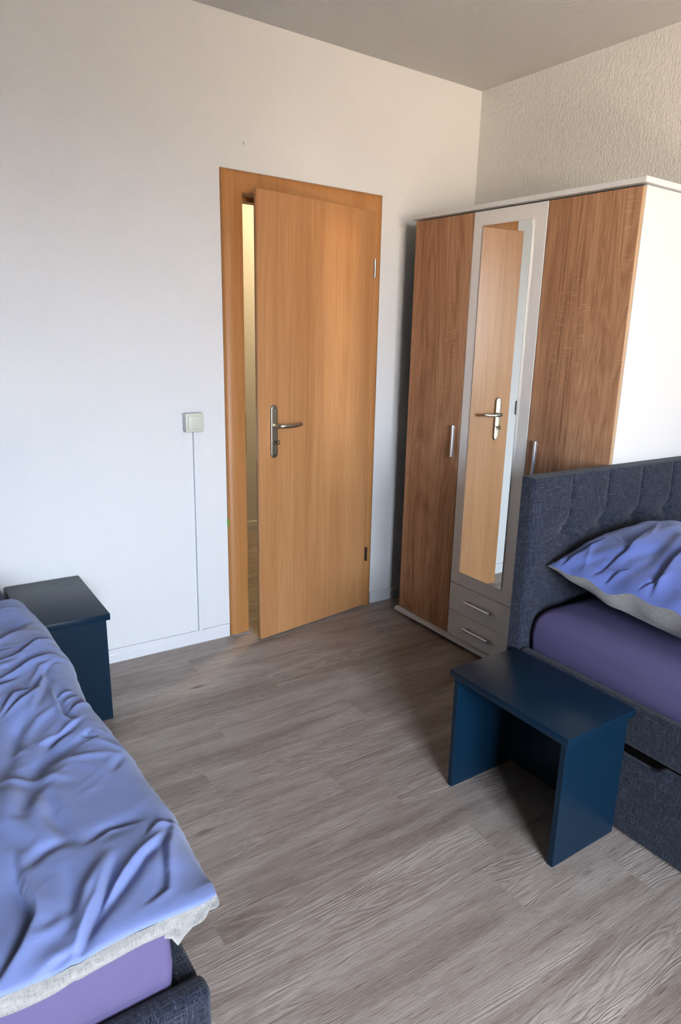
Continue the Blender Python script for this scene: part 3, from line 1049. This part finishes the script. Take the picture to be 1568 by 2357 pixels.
def lining():
    """grey underside: a turned band along the foot edge that runs round the drooping corner, then under the duvet"""
    foot = DV[::2, -1, :]                         # foot hem of the cover, left to right then down the roll
    side = DV[-1, ::-4, :]                        # lower side hem, foot to head
    # foot band
    flat = foot[foot[:, 0] < -.984]
    n = len(flat)
    m = 16
    P = np.zeros((n, m, 3))
    for i, p in enumerate(flat):
        hgt = .030 + .004 * math.sin(p[0] * 14) + .002 * math.sin(p[0] * 41)
        zl = max(p[2] - hgt, .5165)
        for k_ in range(m):
            t = k_ / (m - 1)
            out = .011 * math.sin(math.pi * min(t * 1.15, 1)) + .0012 * math.sin(p[0] * 60 + t * 5)
            P[i, k_] = (p[0], p[1] - out + .03 * max(0, t - .85) / .15, p[2] + (zl - p[2]) * min(t / .85, 1))
    bm = grid(P)
    # underside sheet that hangs past the mattress edge
    ns = len(side)
    Q = np.zeros((ns, 10, 3))
    for i, p in enumerate(side):
        for k_ in range(10):
            t = k_ / 9
            x = p[0] + (-.962 - p[0]) * t
            z = p[2] + (.505 - p[2]) * t ** .6 - .004 * math.sin(t * math.pi)
            Q[i, k_] = (x, p[1], z)
    V = [[bm.verts.new(Q[i, j]) for j in range(10)] for i in range(ns)]
    for i in range(ns - 1):
        for j in range(9):
            bm.faces.new((V[i][j], V[i + 1][j], V[i + 1][j + 1], V[i][j + 1]))
    return bm
lin = obj('grey_lining', lining(), M['linen'], dv, smooth=True)
lin['label'] = 'pale grey lining showing along the foot edge'

# drooping corner of the lining: a folded flap
def corner_flap():
    hem = DV[:, -1, :]
    hem = hem[hem[:, 0] > -.992]
    hem = hem[:int(len(hem) * 1.0)]
    s = np.linspace(0, 1, len(hem))
    n, m = 90, 22
    q = np.linspace(0, 1, n)
    A = np.stack([np.interp(q, s, hem[:, i]) for i in range(3)], -1)
    lowq = [0, .12, .24, .34, .48, .66, .84, 1.0]
    lowx = [-.992, -.981, -.972, -.962, -.950, -.932, -.912, -.902]
    lowz = [.5160, .510, .492, .504, .509, .514, .518, .524]
    bx, bz = np.interp(q, lowq, lowx), np.interp(q, lowq, lowz)
    P = np.zeros((n, m, 3))
    for i in range(n):
        top = A[i]
        bot = np.array((min(bx[i], top[0] + .004) if q[i] > .6 else bx[i], top[1] - .002 + .006 * q[i], min(bz[i], top[2] - .002)))
        for j in range(m):
            t = j / (m - 1)
            p = top * (1 - t) + bot * t
            bulge = math.sin(math.pi * min(1, t * 1.2))
            f = .0075 * math.sin(q[i] * 20 + t * 1.6 + .5) * bulge * min(1, q[i] * 5) * min(1, (1 - q[i]) * 5)
            P[i, j] = p + np.array((.004 * bulge * q[i], f - .008 * bulge * (1 - .3 * q[i]), 0))
    return grid(P)
obj('corner_fold', corner_flap(), M['linen'], dv, smooth=True)

# ------------------------------------------------------------------ pillow on the right bed
def pillow():
    nu, nv = 190, 190
    u = np.linspace(0, 1, nu); v = np.linspace(0, 1, nv)
    U, V = np.meshgrid(u, v, indexing='ij')
    x0, x1 = .492, 1.292
    y0, y1 = -1.470, -2.210
    # pinched corners of a filled case
    pin = .022
    Xb = x0 + (x1 - x0) * U
    Yb = y0 + (y1 - y0) * V
    Xb = Xb + pin * np.sin(np.pi * V) * (1 - 2 * U) * np.abs(1 - 2 * U) ** 3 * .8
    Yb = Yb - pin * np.sin(np.pi * U) * (1 - 2 * V) * np.abs(1 - 2 * V) ** 3 * .8
    seam = .706 + .058 * np.sin(np.pi * np.clip(U, 0, 1)) ** 1.0 * (1 - V) ** 1.2 - .02 * V
    seam += .008 * np.sin(V * 31 + 1.2) * np.clip(1 - U * 14, 0, 1) * np.clip(V * 12, 0, 1)
    seam += .010 * np.sin(V * 14 + .6) * np.clip(1 - U * 8, 0, 1) * np.clip(V * 6, 0, 1)
    prof = (np.clip(4 * U * (1 - U), 0, 1) ** .60) * (np.clip(4 * V * (1 - V), 0, 1) ** .55)
    top = seam + .105 * prof
    h = .010 * vnoise(U * 4 + 1, V * 4, 21)
    h += .006 * (1 - np.abs(vnoise((U * .5 + V * .9) * 9, (U * .9 - V * .5) * 4, 23))) ** 3
    h += crease(U, V, [(.02, .02), (.10, .16), (.24, .30)], .006, .035, 'ridge')
    h += crease(U, V, [(.0, .10), (.12, .22)], .007, .020, 'valley')
    h += crease(U, V, [(.01, .16), (.10, .30), (.30, .36)], .010, .030, 'valley')
    h += crease(U, V, [(.03, .34), (.16, .38), (.36, .33), (.55, .30)], .012, .035, 'valley')
    h += crease(U, V, [(.02, .50), (.20, .46), (.42, .45)], .014, .026, 'step')
    h += crease(U, V, [(.0, .06), (.09, .09), (.20, .10)], .008, .016, 'step')
    h += crease(U, V, [(.04, .24), (.16, .27), (.40, .20)], .009, .022, 'step')
    h += crease(U, V, [(.0, .20), (.06, .25)], .008, .012, 'valley')
    h += crease(U, V, [(.10, .60), (.28, .58), (.5, .62)], .010, .026, 'valley')
    h += .006 * vnoise(U * 9 + V * 3, V * 11, 24)
    h += crease(U, V, [(.05, .12), (.07, .45), (.08, .95)], .0035, .008, 'ridge')
    h += crease(U, V, [(.0, .28), (.08, .33)], .008, .014, 'step')
    h += crease(U, V, [(.0, .44), (.09, .49)], .007, .014, 'step')
    e = np.clip(np.minimum(np.minimum(U, 1 - U), np.minimum(V, 1 - V)) / .05, 0, 1)
    top = top + h * e
    bot = np.maximum(seam - .070 * prof ** .7 - .10 * prof, .572)
    bot = bot + .006 * vnoise(U * 10, V * 7, 30) * e
    return np.stack([Xb, Yb, top], -1), np.stack([Xb, Yb, np.minimum(bot, top)], -1)
PT, PB = pillow()
pw = thing('pillow', 'plump blue pillow with grey underside leaning at the tufted headboard', 'pillow', (.89, -1.84, .57))
obj('blue_cover', grid(PT), M['blue_shaded'], pw, smooth=True)
pu = obj('grey_underside', grid(PB), M['linen'], pw, smooth=True)
pu['label'] = 'grey underside of the pillow'
